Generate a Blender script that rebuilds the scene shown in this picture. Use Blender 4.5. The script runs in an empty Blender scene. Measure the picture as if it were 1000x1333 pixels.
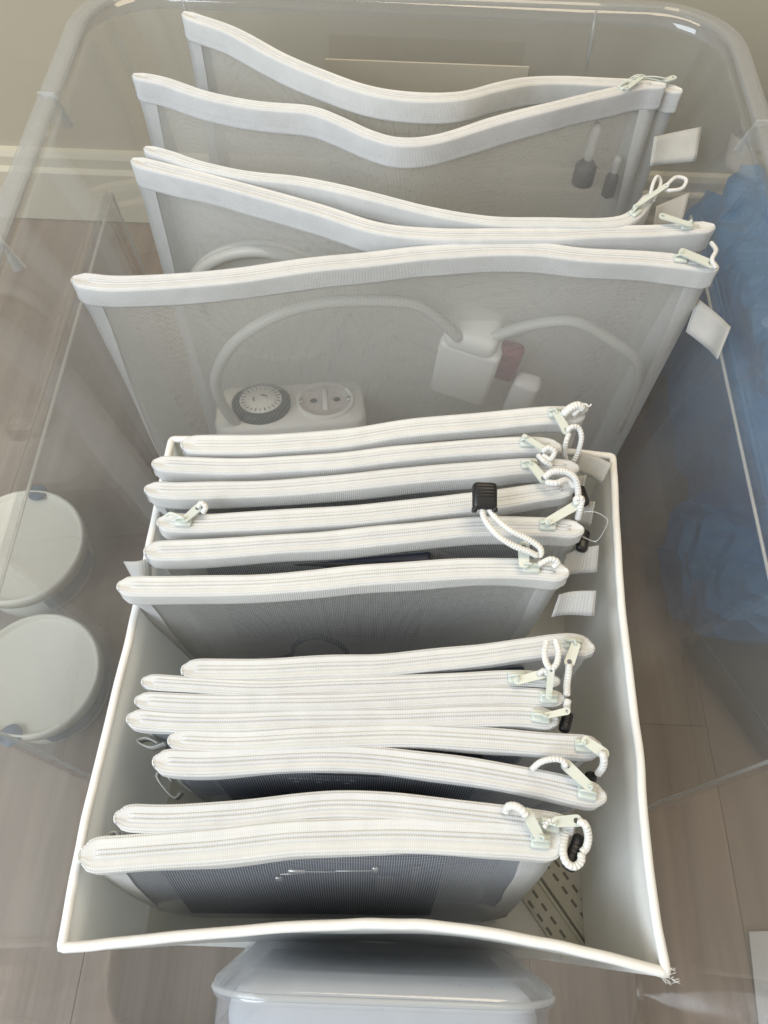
import bpy, bmesh, math, random
from mathutils import Vector, Matrix, noise
random.seed(7)
S = bpy.context.scene
COL = S.collection
# ------------------------------------------------------------------ camera
CAM = Vector((0, 0, .739))
AX = Vector((0.99927529, 0.03248061, 0.01984718))       # rows: camera axes in world space
AY = Vector((-0.03804681, 0.86815861, 0.4948263))
AZ = Vector((-0.00115824, -0.49522282, 0.86876523))
F = 963.0
cd = bpy.data.cameras.new('camera')
co = bpy.data.objects.new('camera', cd)
COL.objects.link(co)
M3 = Matrix((AX, AY, AZ)).transposed()
co.matrix_world = Matrix.Translation(CAM) @ M3.to_4x4()
cd.sensor_fit = 'VERTICAL'
cd.sensor_height = 36.0
cd.sensor_width = 27.0
cd.lens = F / 1333 * 36
cd.clip_start = .01
cd.clip_end = 60
S.camera = co
# ------------------------------------------------------------------ world and lamps
w = bpy.data.worlds.new('World')
S.world = w
w.use_nodes = True
bg = w.node_tree.nodes['Background']
bg.inputs[0].default_value = (1.0, .925, .81, 1)
bg.inputs[1].default_value = .52

def area(name, loc, target, size, power, color):
    d = bpy.data.lights.new(name, 'AREA')
    d.shape = 'RECTANGLE'
    d.size, d.size_y = size
    d.energy = power
    d.color = color
    o = bpy.data.objects.new(name, d)
    COL.objects.link(o)
    o.location = loc
    o.rotation_euler = (Vector(target) - Vector(loc)).to_track_quat('-Z', 'Y').to_euler()
    return o
area('window_light', (-1.10, -.62, 1.30), (-.05, .08, .2), (1.2, 1.1), 24, (.79, .895, 1.0))
area('warm_fill', (.20, .66, 1.5), (0, .42, .3), (.9, .5), 6.2, (1.0, .82, .58))  # added fill, no such lamp in the room: warms the back pouches
S.view_settings.view_transform = 'Standard'
S.view_settings.look = 'None'
S.view_settings.exposure = .27
S.view_settings.gamma = 1
cy = S.cycles
cy.transparent_max_bounces = 64
cy.max_bounces = 10
cy.diffuse_bounces = 4
cy.glossy_bounces = 4
cy.transmission_bounces = 6
cy.caustics_reflective = False
cy.caustics_refractive = False
cy.use_denoising = True
try:
    cy.denoiser = 'OPENIMAGEDENOISE'
except Exception:
    pass

# ------------------------------------------------------------------ helpers
def at(u, v, z):
    """a point of the photograph carried to the level z in the place"""
    d = AX * (u - 500) + AY * (666.5 - v) - AZ * F
    return CAM + d * ((z - CAM.z) / d.z)

def srgb(r, g, b):
    f = lambda c: c / 12.92 if c <= .04045 else ((c + .055) / 1.055) ** 2.4
    return (f(r / 255), f(g / 255), f(b / 255), 1)

def obj(name, verts, faces, mat=None, parent=None, uvs=None, smooth=True):
    me = bpy.data.meshes.new(name)
    me.from_pydata([tuple(v) for v in verts], [], faces)
    if uvs is not None:
        l = me.uv_layers.new(name='UVMap')
        for p in me.polygons:
            for li in p.loop_indices:
                l.data[li].uv = uvs[me.loops[li].vertex_index]
    if smooth:
        me.polygons.foreach_set('use_smooth', [len(f) <= 8 for f in faces])
    if mat:
        me.materials.append(mat)
    me.update()
    o = bpy.data.objects.new(name, me)
    COL.objects.link(o)
    if parent:
        o.parent = parent
    return o

def tag(o, label=None, cat=None, group=None, kind=None):
    for k, v in (('label', label), ('category', cat), ('group', group), ('kind', kind)):
        if v:
            o[k] = v
    return o

def thing(name, label, cat, loc=(0, 0, 0), group=None):
    o = bpy.data.objects.new(name, None)
    o.empty_display_size = .02
    COL.objects.link(o)
    o.location = loc
    return tag(o, label, cat, group)

def hold(root, o):
    """parent keeping the world position (roots carry only a translation)"""
    o.parent = root
    o.matrix_parent_inverse = Matrix.Translation(-Vector(root.location))
    return o

def cat_rom(pts, step=None, n=None):
    P = [Vector(p) for p in pts]
    P = [P[0] * 2 - P[1]] + P + [P[-1] * 2 - P[-2]]
    out = []
    for i in range(1, len(P) - 2):
        p0, p1, p2, p3 = P[i - 1:i + 3]
        for k in range(16):
            t = k / 16
            out.append(.5 * ((2 * p1) + (p2 - p0) * t + (2 * p0 - 5 * p1 + 4 * p2 - p3) * t * t + (3 * p1 - p0 - 3 * p2 + p3) * t ** 3))
    out.append(P[-2])
    L = [0]
    for a, b in zip(out, out[1:]):
        L.append(L[-1] + (b - a).length)
    if n is None:
        n = max(4, int(L[-1] / step))
    res, j = [], 0
    for k in range(n + 1):
        s = L[-1] * k / n
        while j < len(L) - 2 and L[j + 1] < s:
            j += 1
        t = (s - L[j]) / max(1e-9, L[j + 1] - L[j])
        res.append(out[j].lerp(out[j + 1], min(1, t)))
    return res

def tube(path, r, sides=10, braid=0, flat=1.0):
    V, Fc, UV = [], [], []
    n = len(path)
    up = Vector((0, 0, 1))
    s = 0
    prev = None
    for i, p in enumerate(path):
        t = (path[min(n - 1, i + 1)] - path[max(0, i - 1)]).normalized()
        a = t.cross(up)
        if a.length < .05:
            a = t.cross(Vector((0, 1, 0)))
        a.normalize()
        if prev and a.dot(prev) < 0:
            a = -a
        prev = a
        b = a.cross(t)
        if i:
            s += (p - path[i - 1]).length
        rr = r * (.55 if i in (0, n - 1) else 1)
        for k in range(sides):
            th = 2 * math.pi * k / sides
            q = rr
            if braid:
                q *= 1 + braid * math.sin(2 * th + s / .0005) * math.sin(2 * th - s / .0005)
            V.append(p + a * (q * math.cos(th)) + b * (q * math.sin(th) * flat))
            UV.append((s, th * r))
    for i in range(n - 1):
        for k in range(sides):
            k2 = (k + 1) % sides
            Fc.append((i * sides + k, i * sides + k2, (i + 1) * sides + k2, (i + 1) * sides + k))
    Fc.append(tuple(range(sides))[::-1])
    Fc.append(tuple((n - 1) * sides + k for k in range(sides)))
    return V, Fc, UV

def join(*parts):
    V, Fc, UV = [], [], []
    for p in parts:
        o = len(V)
        V += p[0]
        Fc += [tuple(i + o for i in f) for f in p[1]]
        UV += p[2] if len(p) > 2 and p[2] else [(0, 0)] * len(p[0])
    return V, Fc, UV

def put(name, geo, mat, root=None, smooth=True, parent=None):
    o = obj(name, geo[0], geo[1], mat, None, geo[2] if len(geo) > 2 else None, smooth)
    if parent is not None:
        o.parent = parent
    elif root is not None:
        hold(root, o)
    return o

def rbox(c, size, r=.002, rot=None, seg=3):
    """box with rounded edges"""
    bm = bmesh.new()
    bmesh.ops.create_cube(bm, size=1)
    for v in bm.verts:
        v.co = Vector((v.co.x * size[0], v.co.y * size[1], v.co.z * size[2]))
    if r > 0:
        bmesh.ops.bevel(bm, geom=bm.edges[:], offset=min(r, min(size) * .45), segments=seg, profile=.5, affect='EDGES')
    bm.verts.ensure_lookup_table()
    mt = (rot.to_4x4() if rot else Matrix.Identity(4))
    V = [mt @ v.co + Vector(c) for v in bm.verts]
    Fc = [tuple(v.index for v in f.verts) for f in bm.faces]
    bm.free()
    return V, Fc, [(v.x, v.z) for v in V]

def lathe(prof, c, n=64):
    V, Fc, UV = [], [], []
    for i, (r, z) in enumerate(prof):
        for k in range(n):
            a = 2 * math.pi * k / n
            V.append(Vector(c) + Vector((r * math.cos(a), r * math.sin(a), z)))
            UV.append((a * .06, z))
    for i in range(len(prof) - 1):
        for k in range(n):
            k2 = (k + 1) % n
            Fc.append((i * n + k, i * n + k2, (i + 1) * n + k2, (i + 1) * n + k))
    return V, Fc, UV

# ------------------------------------------------------------------ materials
def nt(name):
    m = bpy.data.materials.new(name)
    m.use_nodes = True
    t = m.node_tree
    t.nodes.clear()
    out = t.nodes.new('ShaderNodeOutputMaterial')
    return m, t, out

class N:
    def __init__(s, t):
        s.t = t
    def __call__(s, typ, ins=None, **kw):
        n = s.t.nodes.new('ShaderNode' + typ)
        for k, v in kw.items():
            setattr(n, k, v)
        for k, v in (ins or {}).items():
            if hasattr(v, 'is_output') or isinstance(v, bpy.types.NodeSocket):
                s.t.links.new(v, n.inputs[k])
            else:
                n.inputs[k].default_value = v
        return n
    def math(s, op, a, b=None, c=None):
        n = s('Math', operation=op)
        for i, v in enumerate((a, b, c)):
            if v is None:
                continue
            if isinstance(v, bpy.types.NodeSocket):
                s.t.links.new(v, n.inputs[i])
            else:
                n.inputs[i].default_value = v
        return n.outputs[0]
    def link(s, a, b):
        s.t.links.new(a, b)

def m_plain(name, col, rough=.5, noise_amt=.06, scale=60, bump=0, spec=.5, metal=0):
    m, t, out = nt(name)
    g = N(t)
    tc = g('TexCoord')
    nz = g('TexNoise', {'Vector': tc.outputs['Object'], 'Scale': scale, 'Detail': 4})
    fac = g.math('MULTIPLY_ADD', nz.outputs[0], 2 * noise_amt, 1 - noise_amt)
    mx = g('Mix', {}, data_type='RGBA', blend_type='MULTIPLY')
    mx.inputs[0].default_value = 1
    mx.inputs[6].default_value = col
    cmb = g('CombineColor', {0: fac, 1: fac, 2: fac})
    g.link(cmb.outputs[0], mx.inputs[7])
    p = g('BsdfPrincipled', {'Base Color': mx.outputs[2], 'Roughness': rough, 'Metallic': metal, 'Specular IOR Level': spec})
    if bump:
        b = g('Bump', {'Height': nz.outputs[0], 'Strength': .6, 'Distance': bump})
        g.link(b.outputs[0], p.inputs['Normal'])
    g.link(p.outputs[0], out.inputs[0])
    return m

def m_ribbed(name, col, pitch=.0011, bump=.00012, cross=.0016, stitch=None, trans=.12, amp=.06):
    """woven tape: ribs across the length (uv.x metres along, uv.y metres across)"""
    m, t, out = nt(name)
    g = N(t)
    uv = g('UVMap')
    sp = g('SeparateXYZ', {0: uv.outputs[0]})
    x, y = sp.outputs[0], sp.outputs[1]
    nz = g('TexNoise', {'Vector': g('TexCoord').outputs['Object'], 'Scale': 90, 'Detail': 3})
    xs = g.math('ADD', g.math('MULTIPLY', x, 2 * math.pi / pitch), g.math('MULTIPLY', nz.outputs[0], 1.2))
    ys = g.math('MULTIPLY', y, 2 * math.pi / cross)
    row = g.math('SINE', ys)
    h1 = g.math('SINE', g.math('ADD', xs, g.math('MULTIPLY', row, .9)))
    h = g.math('MULTIPLY_ADD', row, .35, h1)
    h = g.math('MULTIPLY_ADD', nz.outputs[0], 1.2, h)
    if stitch:
        d = g.math('ABSOLUTE', g.math('SUBTRACT', y, stitch))
        on = g.math('LESS_THAN', d, .0006)
        dash = g.math('GREATER_THAN', g.math('SINE', g.math('MULTIPLY', x, 2 * math.pi / .0042)), -.55)
        h = g.math('MULTIPLY_ADD', g.math('MULTIPLY', on, dash), 2.2, g.math('MULTIPLY_ADD', on, -1.8, h))
    b = g('Bump', {'Height': h, 'Strength': .9, 'Distance': bump})
    oi = g('ObjectInfo')
    fac = g.math('MULTIPLY_ADD', h1, amp, g.math('MULTIPLY_ADD', nz.outputs[0], .16, .84))  # gaps between ribs darkened in the colour, for the shade between threads
    big_n = g('TexNoise', {'Vector': g('TexCoord').outputs['Object'], 'Scale': 22, 'Detail': 3})
    wear = g.math('MULTIPLY_ADD', big_n.outputs[0], .12, g.math('MULTIPLY_ADD', oi.outputs['Random'], .05, .90))
    fac = g.math('MULTIPLY', fac, wear)
    fb = g.math('MULTIPLY', fac, g.math('MULTIPLY_ADD', oi.outputs['Random'], -.03, 1.0))
    cmb = g('CombineColor', {0: fac, 1: fac, 2: fb})
    mx = g('Mix', {}, data_type='RGBA', blend_type='MULTIPLY')
    mx.inputs[0].default_value = 1
    mx.inputs[6].default_value = col
    g.link(cmb.outputs[0], mx.inputs[7])
    p = g('BsdfPrincipled', {'Base Color': mx.outputs[2], 'Roughness': .75, 'Specular IOR Level': .3, 'Sheen Weight': .15, 'Normal': b.outputs[0]})
    tr = g('BsdfTranslucent', {'Color': mx.outputs[2]})
    ms = g('MixShader', {0: trans, 1: p.outputs[0], 2: tr.outputs[0]})
    g.link(ms.outputs[0], out.inputs[0])
    return m

def m_mesh(name, col, pitch=.00105, cover=.36, film=.08):
    """open weave: threads with see-through holes"""
    m, t, out = nt(name)
    g = N(t)
    uv = g('UVMap')
    nz = g('TexNoise', {'Vector': uv.outputs[0], 'Scale': 18, 'Detail': 2})
    wob = g('VectorMath', {0: nz.outputs[1], 1: (.0006, .0006, 0)}, operation='MULTIPLY')
    ad = g('VectorMath', {0: uv.outputs[0], 1: wob.outputs[0]}, operation='ADD')
    sp = g('SeparateXYZ', {0: ad.outputs[0]})
    def thread(c):
        s = g.math('ABSOLUTE', g.math('SINE', g.math('MULTIPLY', c, math.pi / pitch)))
        mr = g('MapRange', {0: s, 1: cover * .7, 2: cover * 1.35, 3: 1.0, 4: 0.0}, interpolation_type='SMOOTHSTEP')
        return mr.outputs[0], s
    a, sa = thread(sp.outputs[0])
    b, sb = thread(sp.outputs[1])
    al = g.math('MAXIMUM', a, b)
    al = g.math('MULTIPLY_ADD', al, 1 - film, film)
    bp = g('Bump', {'Height': g.math('ADD', sa, sb), 'Strength': .5, 'Distance': .0002})
    p = g('BsdfPrincipled', {'Base Color': col, 'Roughness': .42, 'Specular IOR Level': .6, 'Normal': bp.outputs[0]})
    tl = g('BsdfTranslucent', {'Color': col})
    th = g('MixShader', {0: .52, 1: p.outputs[0], 2: tl.outputs[0]})
    tp = g('BsdfTransparent', {'Color': (1, 1, 1, 1)})
    ms = g('MixShader', {0: al, 1: tp.outputs[0], 2: th.outputs[0]})
    g.link(ms.outputs[0], out.inputs[0])
    return m

def m_clear(name, tint=(.97, .975, .98, 1), haze=.06, hazecol=(.8, .82, .82, 1), rough=.06, edge=.55, base=.03, var=.5):
    m, t, out = nt(name)
    g = N(t)
    lw = g('LayerWeight', {0: .5})
    f = g.math('POWER', lw.outputs[1], 3.2)
    f = g.math('MULTIPLY_ADD', f, edge, base)
    nz = g('TexNoise', {'Vector': g('TexCoord').outputs['Object'], 'Scale': 9, 'Detail': 5, 'Roughness': .6})
    bp = g('Bump', {'Height': nz.outputs[0], 'Strength': .25, 'Distance': .0009})
    tp = g('BsdfTransparent', {'Color': tint})
    gl = g('BsdfGlossy', {'Color': (1, 1, 1, 1), 'Roughness': rough, 'Normal': bp.outputs[0]})
    a = g('MixShader', {0: f, 1: tp.outputs[0], 2: gl.outputs[0]})
    df = g('BsdfDiffuse', {'Color': hazecol})
    tl = g('BsdfTranslucent', {'Color': hazecol})
    hz = g('MixShader', {0: .5, 1: df.outputs[0], 2: tl.outputs[0]})
    hf = g.math('MULTIPLY', g.math('MULTIPLY_ADD', nz.outputs[0], var * 2, 1 - var), haze)
    sp = g('TexNoise', {'Vector': g('TexCoord').outputs['Object'], 'Scale': 420, 'Detail': 1})
    dust = g('MapRange', {0: sp.outputs[0], 1: .77, 2: .83, 3: 0.0, 4: .3})
    hf = g.math('ADD', hf, dust.outputs[0])
    b = g('MixShader', {0: hf, 1: a.outputs[0], 2: hz.outputs[0]})
    g.link(b.outputs[0], out.inputs[0])
    return m

WHITE = (.86, .865, .87, 1)
M = {}
M['band'] = m_ribbed('white_grosgrain', WHITE, stitch=.0135)
M['bandsmall'] = m_ribbed('white_tape', WHITE, pitch=.0012)
M['tape'] = m_ribbed('zipper_tape', (.86, .865, .87, 1), pitch=.0009, bump=.00005)
M['coil'] = m_ribbed('zipper_coil', (.85, .855, .86, 1), pitch=.0012, bump=.00010, cross=.003)
M['bind'] = m_ribbed('side_binding', WHITE, pitch=.0013, trans=.4)
M['mesh'] = m_mesh('white_mesh', (.86, .86, .84, 1), cover=.30, film=.06)
M['meshmid'] = m_mesh('slack_mesh', (.86, .86, .84, 1), cover=.30, film=.17)
M['meshfine'] = m_mesh('fine_mesh', (.76, .80, .88, 1), pitch=.00125, cover=.21, film=.23)
M['cord'] = m_ribbed('white_cord', (.86, .86, .85, 1), pitch=.0017, bump=.00012, cross=.0030, trans=.05, amp=.05)
M['slider'] = m_plain('slider_enamel', srgb(206, 212, 204), .28, .03, 200)
M['stop'] = m_plain('black_plastic', (.012, .012, .013, 1), .38, .1, 100)
M['tab'] = m_ribbed('loop_ribbon', (.8, .8, .79, 1), pitch=.0016, cross=.0012, trans=.4)
def m_vinyl():
    m, t, out = nt('box_vinyl')
    g = N(t)
    tc = g('TexCoord')
    n1 = g('TexNoise', {'Vector': tc.outputs['Object'], 'Scale': 13, 'Detail': 4, 'Distortion': .8})
    n2 = g('TexNoise', {'Vector': tc.outputs['Object'], 'Scale': 420, 'Detail': 2})
    h = g.math('MULTIPLY_ADD', n2.outputs[0], .05, n1.outputs[0])
    b = g('Bump', {'Height': h, 'Strength': .7, 'Distance': .004})
    p = g('BsdfPrincipled', {'Base Color': (.90, .91, .89, 1), 'Roughness': .5, 'Normal': b.outputs[0]})
    tl = g('BsdfTranslucent', {'Color': (.86, .86, .83, 1)})
    ms = g('MixShader', {0: .38, 1: p.outputs[0], 2: tl.outputs[0]})
    g.link(ms.outputs[0], out.inputs[0])
    return m
M['boxin'] = m_vinyl()
M['boxrim'] = m_plain('box_piping', (.82, .82, .80, 1), .6, .05, 160, bump=.0006)
M['bin'] = m_clear('clear_bin', haze=.105, base=.08, edge=.9, rough=.025, var=.15)
M['bindense'] = m_clear('clear_bin_rim', haze=.24, base=.06, edge=.7, rough=.04, var=.1)
M['step'] = m_clear('clear_step', haze=.015, base=.04, edge=.7, rough=.025, var=.15)
M['edge'] = m_clear('clear_edge', haze=.50, base=.08)
M['dark'] = m_plain('dark_device', (.018, .024, .045, 1), .45, .15, 60)
M['darkgrey'] = m_plain('dark_grey_plastic', (.05, .05, .052, 1), .5, .1, 80)
M['silver'] = m_plain('silver_metal', (.75, .74, .7, 1), .3, .05, 90, metal=1)
M['print'] = m_plain('grey_print', (.62, .64, .68, 1), .6, .05, 90)
M['plug'] = m_plain('white_plastic', (.80, .78, .73, 1), .4, .03, 60)
M['plugin'] = m_plain('socket_well', (.62, .56, .52, 1), .45, .03, 60)
M['red'] = m_plain('red_plastic', (.22, .035, .05, 1), .5, .1, 60)
M['cable'] = m_plain('white_cable', (.52, .51, .47, 1), .45, .03, 60)
M['case'] = m_clear('frosted_case', tint=(.90, .92, .95, 1), haze=.16, hazecol=(.80, .84, .90, 1), rough=.07, base=.09, edge=.9)
M['tublid'] = m_plain('tub_lid', (.90, .86, .73, 1), .45, .03, 20)
M['tubbody'] = m_plain('tub_body', (.76, .75, .67, 1), .4, .04, 20)
M['bluegrey'] = m_plain('blue_grey_print', (.15, .19, .25, 1), .5, .25, 120)
M['card'] = m_plain('beige_card', (.44, .40, .32, 1), .8, .06, 30)
M['paper'] = m_plain('white_paper', (.55, .55, .55, 1), .8, .03, 30)
M['slot'] = m_plain('slot_shadow', (.22, .22, .20, 1), .8, .1, 60)
M['strip'] = m_plain('strip_cloth', (.60, .60, .53, 1), .75, .06, 200, bump=.0004)
M['filament'] = m_clear('nylon_filament', haze=.35, base=.15)

def m_wood():
    m, t, out = nt('oak_laminate')
    g = N(t)
    tc = g('TexCoord')
    rnd = g('ObjectInfo')
    off = g('CombineXYZ', {0: g.math('MULTIPLY', rnd.outputs['Random'], 7.3), 1: g.math('MULTIPLY', rnd.outputs['Random'], 31.0), 2: 0.0})
    ad = g('VectorMath', {0: tc.outputs['Object'], 1: off.outputs[0]}, operation='ADD')
    mp = g('Mapping', {0: ad.outputs[0], 3: (1, .045, 1)})
    n1 = g('TexNoise', {'Vector': mp.outputs[0], 'Scale': 70, 'Detail': 8, 'Roughness': .65, 'Distortion': .6})
    mp2 = g('Mapping', {0: ad.outputs[0], 3: (1, .12, 1)})
    n2 = g('TexNoise', {'Vector': mp2.outputs[0], 'Scale': 9, 'Detail': 4, 'Distortion': 1.4})
    f = g.math('ADD', g.math('MULTIPLY', n1.outputs[0], .6), g.math('MULTIPLY', n2.outputs[0], .4))
    cr = g('ValToRGB', {0: f})
    e = cr.color_ramp.elements
    e[0].position = .30
    e[0].color = srgb(114, 97, 82)
    e[1].position = .70
    e[1].color = srgb(172, 155, 138)
    br = g.math('MULTIPLY_ADD', rnd.outputs['Random'], .16, .92)
    cmb = g('CombineColor', {0: br, 1: br, 2: br})
    mx = g('Mix', {}, data_type='RGBA', blend_type='MULTIPLY')
    mx.inputs[0].default_value = 1
    g.link(cr.outputs[0], mx.inputs[6])
    g.link(cmb.outputs[0], mx.inputs[7])
    b = g('Bump', {'Height': n1.outputs[0], 'Strength': .4, 'Distance': .0006})
    p = g('BsdfPrincipled', {'Base Color': mx.outputs[2], 'Roughness': .5, 'Specular IOR Level': .35, 'Normal': b.outputs[0]})
    g.link(p.outputs[0], out.inputs[0])
    return m
M['wood'] = m_wood()
M['seam'] = m_plain('floor_seam', (.05, .04, .03, 1), .9)
M['wall'] = m_plain('wall_paint', (.50, .455, .35, 1), .85, .03, 25, bump=.0008)
M['skirt'] = m_plain('skirting_paint', (.62, .58, .46, 1), .6, .03, 25)

def m_blue():
    m, t, out = nt('blue_bag_film')
    g = N(t)
    nz = g('TexNoise', {'Vector': g('TexCoord').outputs['Object'], 'Scale': 11, 'Detail': 6, 'Distortion': 2.2})
    b = g('Bump', {'Height': nz.outputs[0], 'Strength': .9, 'Distance': .03})
    p = g('BsdfPrincipled', {'Base Color': (.03, .31, .74, 1), 'Roughness': .28, 'Normal': b.outputs[0]})
    tl = g('BsdfTranslucent', {'Color': (.05, .42, .85, 1)})
    a = g('MixShader', {0: .3, 1: p.outputs[0], 2: tl.outputs[0]})
    tp = g('BsdfTransparent', {'Color': (.6, .8, .95, 1)})
    c = g('MixShader', {0: .22, 1: a.outputs[0], 2: tp.outputs[0]})
    g.link(c.outputs[0], out.inputs[0])
    return m
M['blue'] = m_blue()

# ------------------------------------------------------------------ the setting
WALL_Y = .907
floor = obj('floor', [(-6, -6, -.003), (6, -6, -.003), (6, WALL_Y + .05, -.003), (-6, WALL_Y + .05, -.003)], [(0, 1, 2, 3)], M['seam'], smooth=False)
tag(floor, kind='structure')
PW, PL = .19, 1.28
def plank_geo():
    V, Fc, UV = rbox((0, 0, -.006), (PW - .0004, PL - .0004, .012), .0004, None, 1)
    return V, Fc, UV
first = None
for i in range(-5, 6):
    for j in range(-2, 2):
        y = j * PL + (.37 if i % 3 == 0 else .83 if i % 3 == 1 else .05)
        if y - PL / 2 > WALL_Y - .02:
            continue
        if first is None:
            pl = put('plank', plank_geo(), M['wood'], smooth=False)
            first = pl
        else:
            pl = first.copy()
            COL.objects.link(pl)
        pl.parent = floor
        pl.location = (i * PW + .045, y, 0)
wall = obj('wall', [(-6, WALL_Y, -.01), (6, WALL_Y, -.01), (6, WALL_Y, 3), (-6, WALL_Y, 3), (-6, WALL_Y + .1, -.01), (6, WALL_Y + .1, -.01), (6, WALL_Y + .1, 3), (-6, WALL_Y + .1, 3)],
           [(0, 1, 2, 3), (5, 4, 7, 6), (3, 2, 6, 7), (1, 5, 6, 2), (4, 0, 3, 7)], M['wall'], smooth=False)
tag(wall, kind='structure')
skp = [(0, .002), (-.016, .002), (-.016, .078), (-.014, .081), (-.010, .083), (-.010, .097), (-.007, .104), (0, .106)]
V = [(x, WALL_Y + a, z) for x in (-6, 6) for a, z in skp]
n = len(skp)
sk = obj('skirting_board', V, [(i, i + n, i + 1 + n, i + 1) for i in range(n - 1)], M['skirt'], smooth=False)
tag(sk, kind='structure')

# ------------------------------------------------------------------ clear bin
BX, BY0, BY1 = .006, -.112, .735
def flare(y):
    return 1 + .11 * (y - .33)
def loop(hx, inset, z, r, k=16):
    """rounded rectangle, inset is the pull-in of front and back"""
    y0, y1 = BY0 + inset, BY1 - inset
    P = []
    for cx, cyy, a0 in ((hx - r, y1 - r, 0), (-hx + r, y1 - r, 90), (-hx + r, y0 + r, 180), (hx - r, y0 + r, 270)):
        for i in range(k + 1):
            a = math.radians(a0 + 90 * i / k)
            py = cyy + r * math.sin(a)
            P.append(Vector((BX + (cx + r * math.cos(a)) * flare(py), py, z)))
    return P
def shell(levels, cap=True):
    V, Fc = [], []
    n = None
    for L in levels:
        if n is None:
            n = len(L)
        V += L
    for i in range(len(levels) - 1):
        for k in range(n):
            k2 = (k + 1) % n
            Fc.append((i * n + k, i * n + k2, (i + 1) * n + k2, (i + 1) * n + k))
    if cap:
        Fc.append(tuple(range(n))[::-1])
        Fc.append(tuple((len(levels) - 1) * n + k for k in range(n)))
    return V, Fc
bin_ = thing('storage_bin', 'large clear plastic storage bin holding the white box and all the zip pouches', 'storage bin', (BX, .33, 0))
T = .0022
out_lv = [loop(.231, .0255, .002, .052), loop(.2345, .022, .003, .054), loop(.237, .02, .010, .055), loop(.2560, .0105, .312, .06), loop(.2690, .0032, .375, .062), loop(.2700, .0022, .386, .062)]
in_lv = [loop(.2700 - T, .0022 + T, .3865, .06), loop(.2690 - T, .0032 + T, .3755, .06), loop(.2560 - T, .0105 + T, .313, .058), loop(.237 - T, .02 + T, .0118, .053), loop(.2345 - T, .022 + T, .0055, .052), loop(.231 - T, .0255 + T, .0045, .050)]
put('bin_body', shell(out_lv + in_lv), M['bin'], bin_)
lip = [loop(.2700, .0022, .3835, .062), loop(.2700, .0022, .3892, .062), loop(.2725, .0, .3905, .064), loop(.2825, -.0095, .3895, .072), loop(.2850, -.012, .387, .074), loop(.2860, -.013, .366, .075), loop(.2842, -.0112, .366, .073), loop(.2832, -.0102, .3855, .072), loop(.2725, .0, .3862, .064)]
put('bin_rim', shell(lip + [lip[0]], cap=False), M['bindense'], bin_, smooth=False)
# the middle of each long wall is stepped inwards: a raised panel, pale tubes standing in for edge highlights
def wx(y, z):
    return (.237 + (.2560 - .237) * (z - .011) / .301 - T) * flare(y)
for sx in (-1, 1):
    ya, yb_, zt = .098, .560, .311
    V = []
    for dx in (.0004, .0052):
        V += [(BX + sx * (wx(y, z) - dx), y + (.004 if y < .3 else -.004) * (dx > .003), z - .004 * (dx > .003)) for y, z in ((ya, .014), (yb_, .014), (yb_, zt), (ya, zt))]
    put('wall_step', (V, [(0, 1, 2, 3), (7, 6, 5, 4)] + [(i, (i + 1) % 4, (i + 1) % 4 + 4, i + 4) for i in range(4)], None), M['step'], bin_, smooth=False)
    U = [Vector((BX + sx * (wx(ya, .014 + .0295 * k) - .0052), ya + .003, .014 + .0295 * k)) for k in range(10)]
    U += [Vector((BX + sx * (wx(ya + .0455 * k, zt - .004) - .0052), ya + .0035 + .0455 * k, zt - .003)) for k in range(11)]
    U += [Vector((BX + sx * (wx(yb_, .014 + .0295 * k) - .0052), yb_ - .003, .014 + .0295 * k)) for k in range(9, -1, -1)]
    put('step_highlight', tube(U, .0013, 6), M['edge'], bin_)
    for y in (.40, .565):
        # stacking lugs hanging on the inner side of the rim
        x0 = BX + sx * .283 * flare(y)
        x1 = BX + sx * .262 * flare(y)
        Vv = []
        for yy in (y - .0012, y + .0012):
            Vv += [(x0, yy, .392), (x1 + sx * .008, yy, .392), (x1, yy, .366), (x1 + sx * .010, yy, .362), (x0 - sx * .012, yy, .387)]
        Fc = [(0, 1, 2, 3, 4), (9, 8, 7, 6, 5)] + [(i, i + 5, (i + 1) % 5 + 5, (i + 1) % 5) for i in range(5)]
        put('stacking_lug', (Vv, Fc, None), M['edge'], bin_, smooth=False)
for x in (-.2, .175):
    Vv = [(x, BY1 - .002, .386), (x + .004, BY1 - .002, .386), (x + .006, BY1 - .012, .34), (x + .002, BY1 - .012, .34), (x, BY1 - .008, .386), (x + .004, BY1 - .008, .386)]
    P = [Vector((x, BY1 - .004, .386)), Vector((x + .002, BY1 - .007, .36)), Vector((x + .003, BY1 - .009, .335))]
    put('wall_rib', tube(P, .0024, 6), M['bindense'], bin_)
# ------------------------------------------------------------------ white organiser box
RZ = .343
box = thing('organiser_box', 'open white vinyl box with piped rim standing in the clear bin, packed with small pouches', 'box', (0, .13, .006))
def side_pts(kind):
    P = []
    if kind == 'front':
        P = [(-.141, -.012), (-.10, -.0072), (-.05, -.0012), (.0, .0024), (.04, .0022), (.08, -.0022), (.11, -.0070), (.139, -.013)]
    elif kind == 'right':
        P = [(.139, -.013), (.137, .03), (.140, .09), (.1405, .15), (.143, .2), (.147, .25), (.149, .275)]
    elif kind == 'back':
        P = [(.149, .275), (.10, .278), (.03, .279), (-.05, .278), (-.10, .277), (-.14, .275)]
    else:
        P = [(-.14, .275), (-.140, .22), (-.1395, .16), (-.141, .10), (-.1425, .05), (-.141, -.012)]
    return [Vector((a, b, RZ + .0012 * noise.noise(Vector((a * 30, b * 30, 3))))) for a, b in P]
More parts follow.
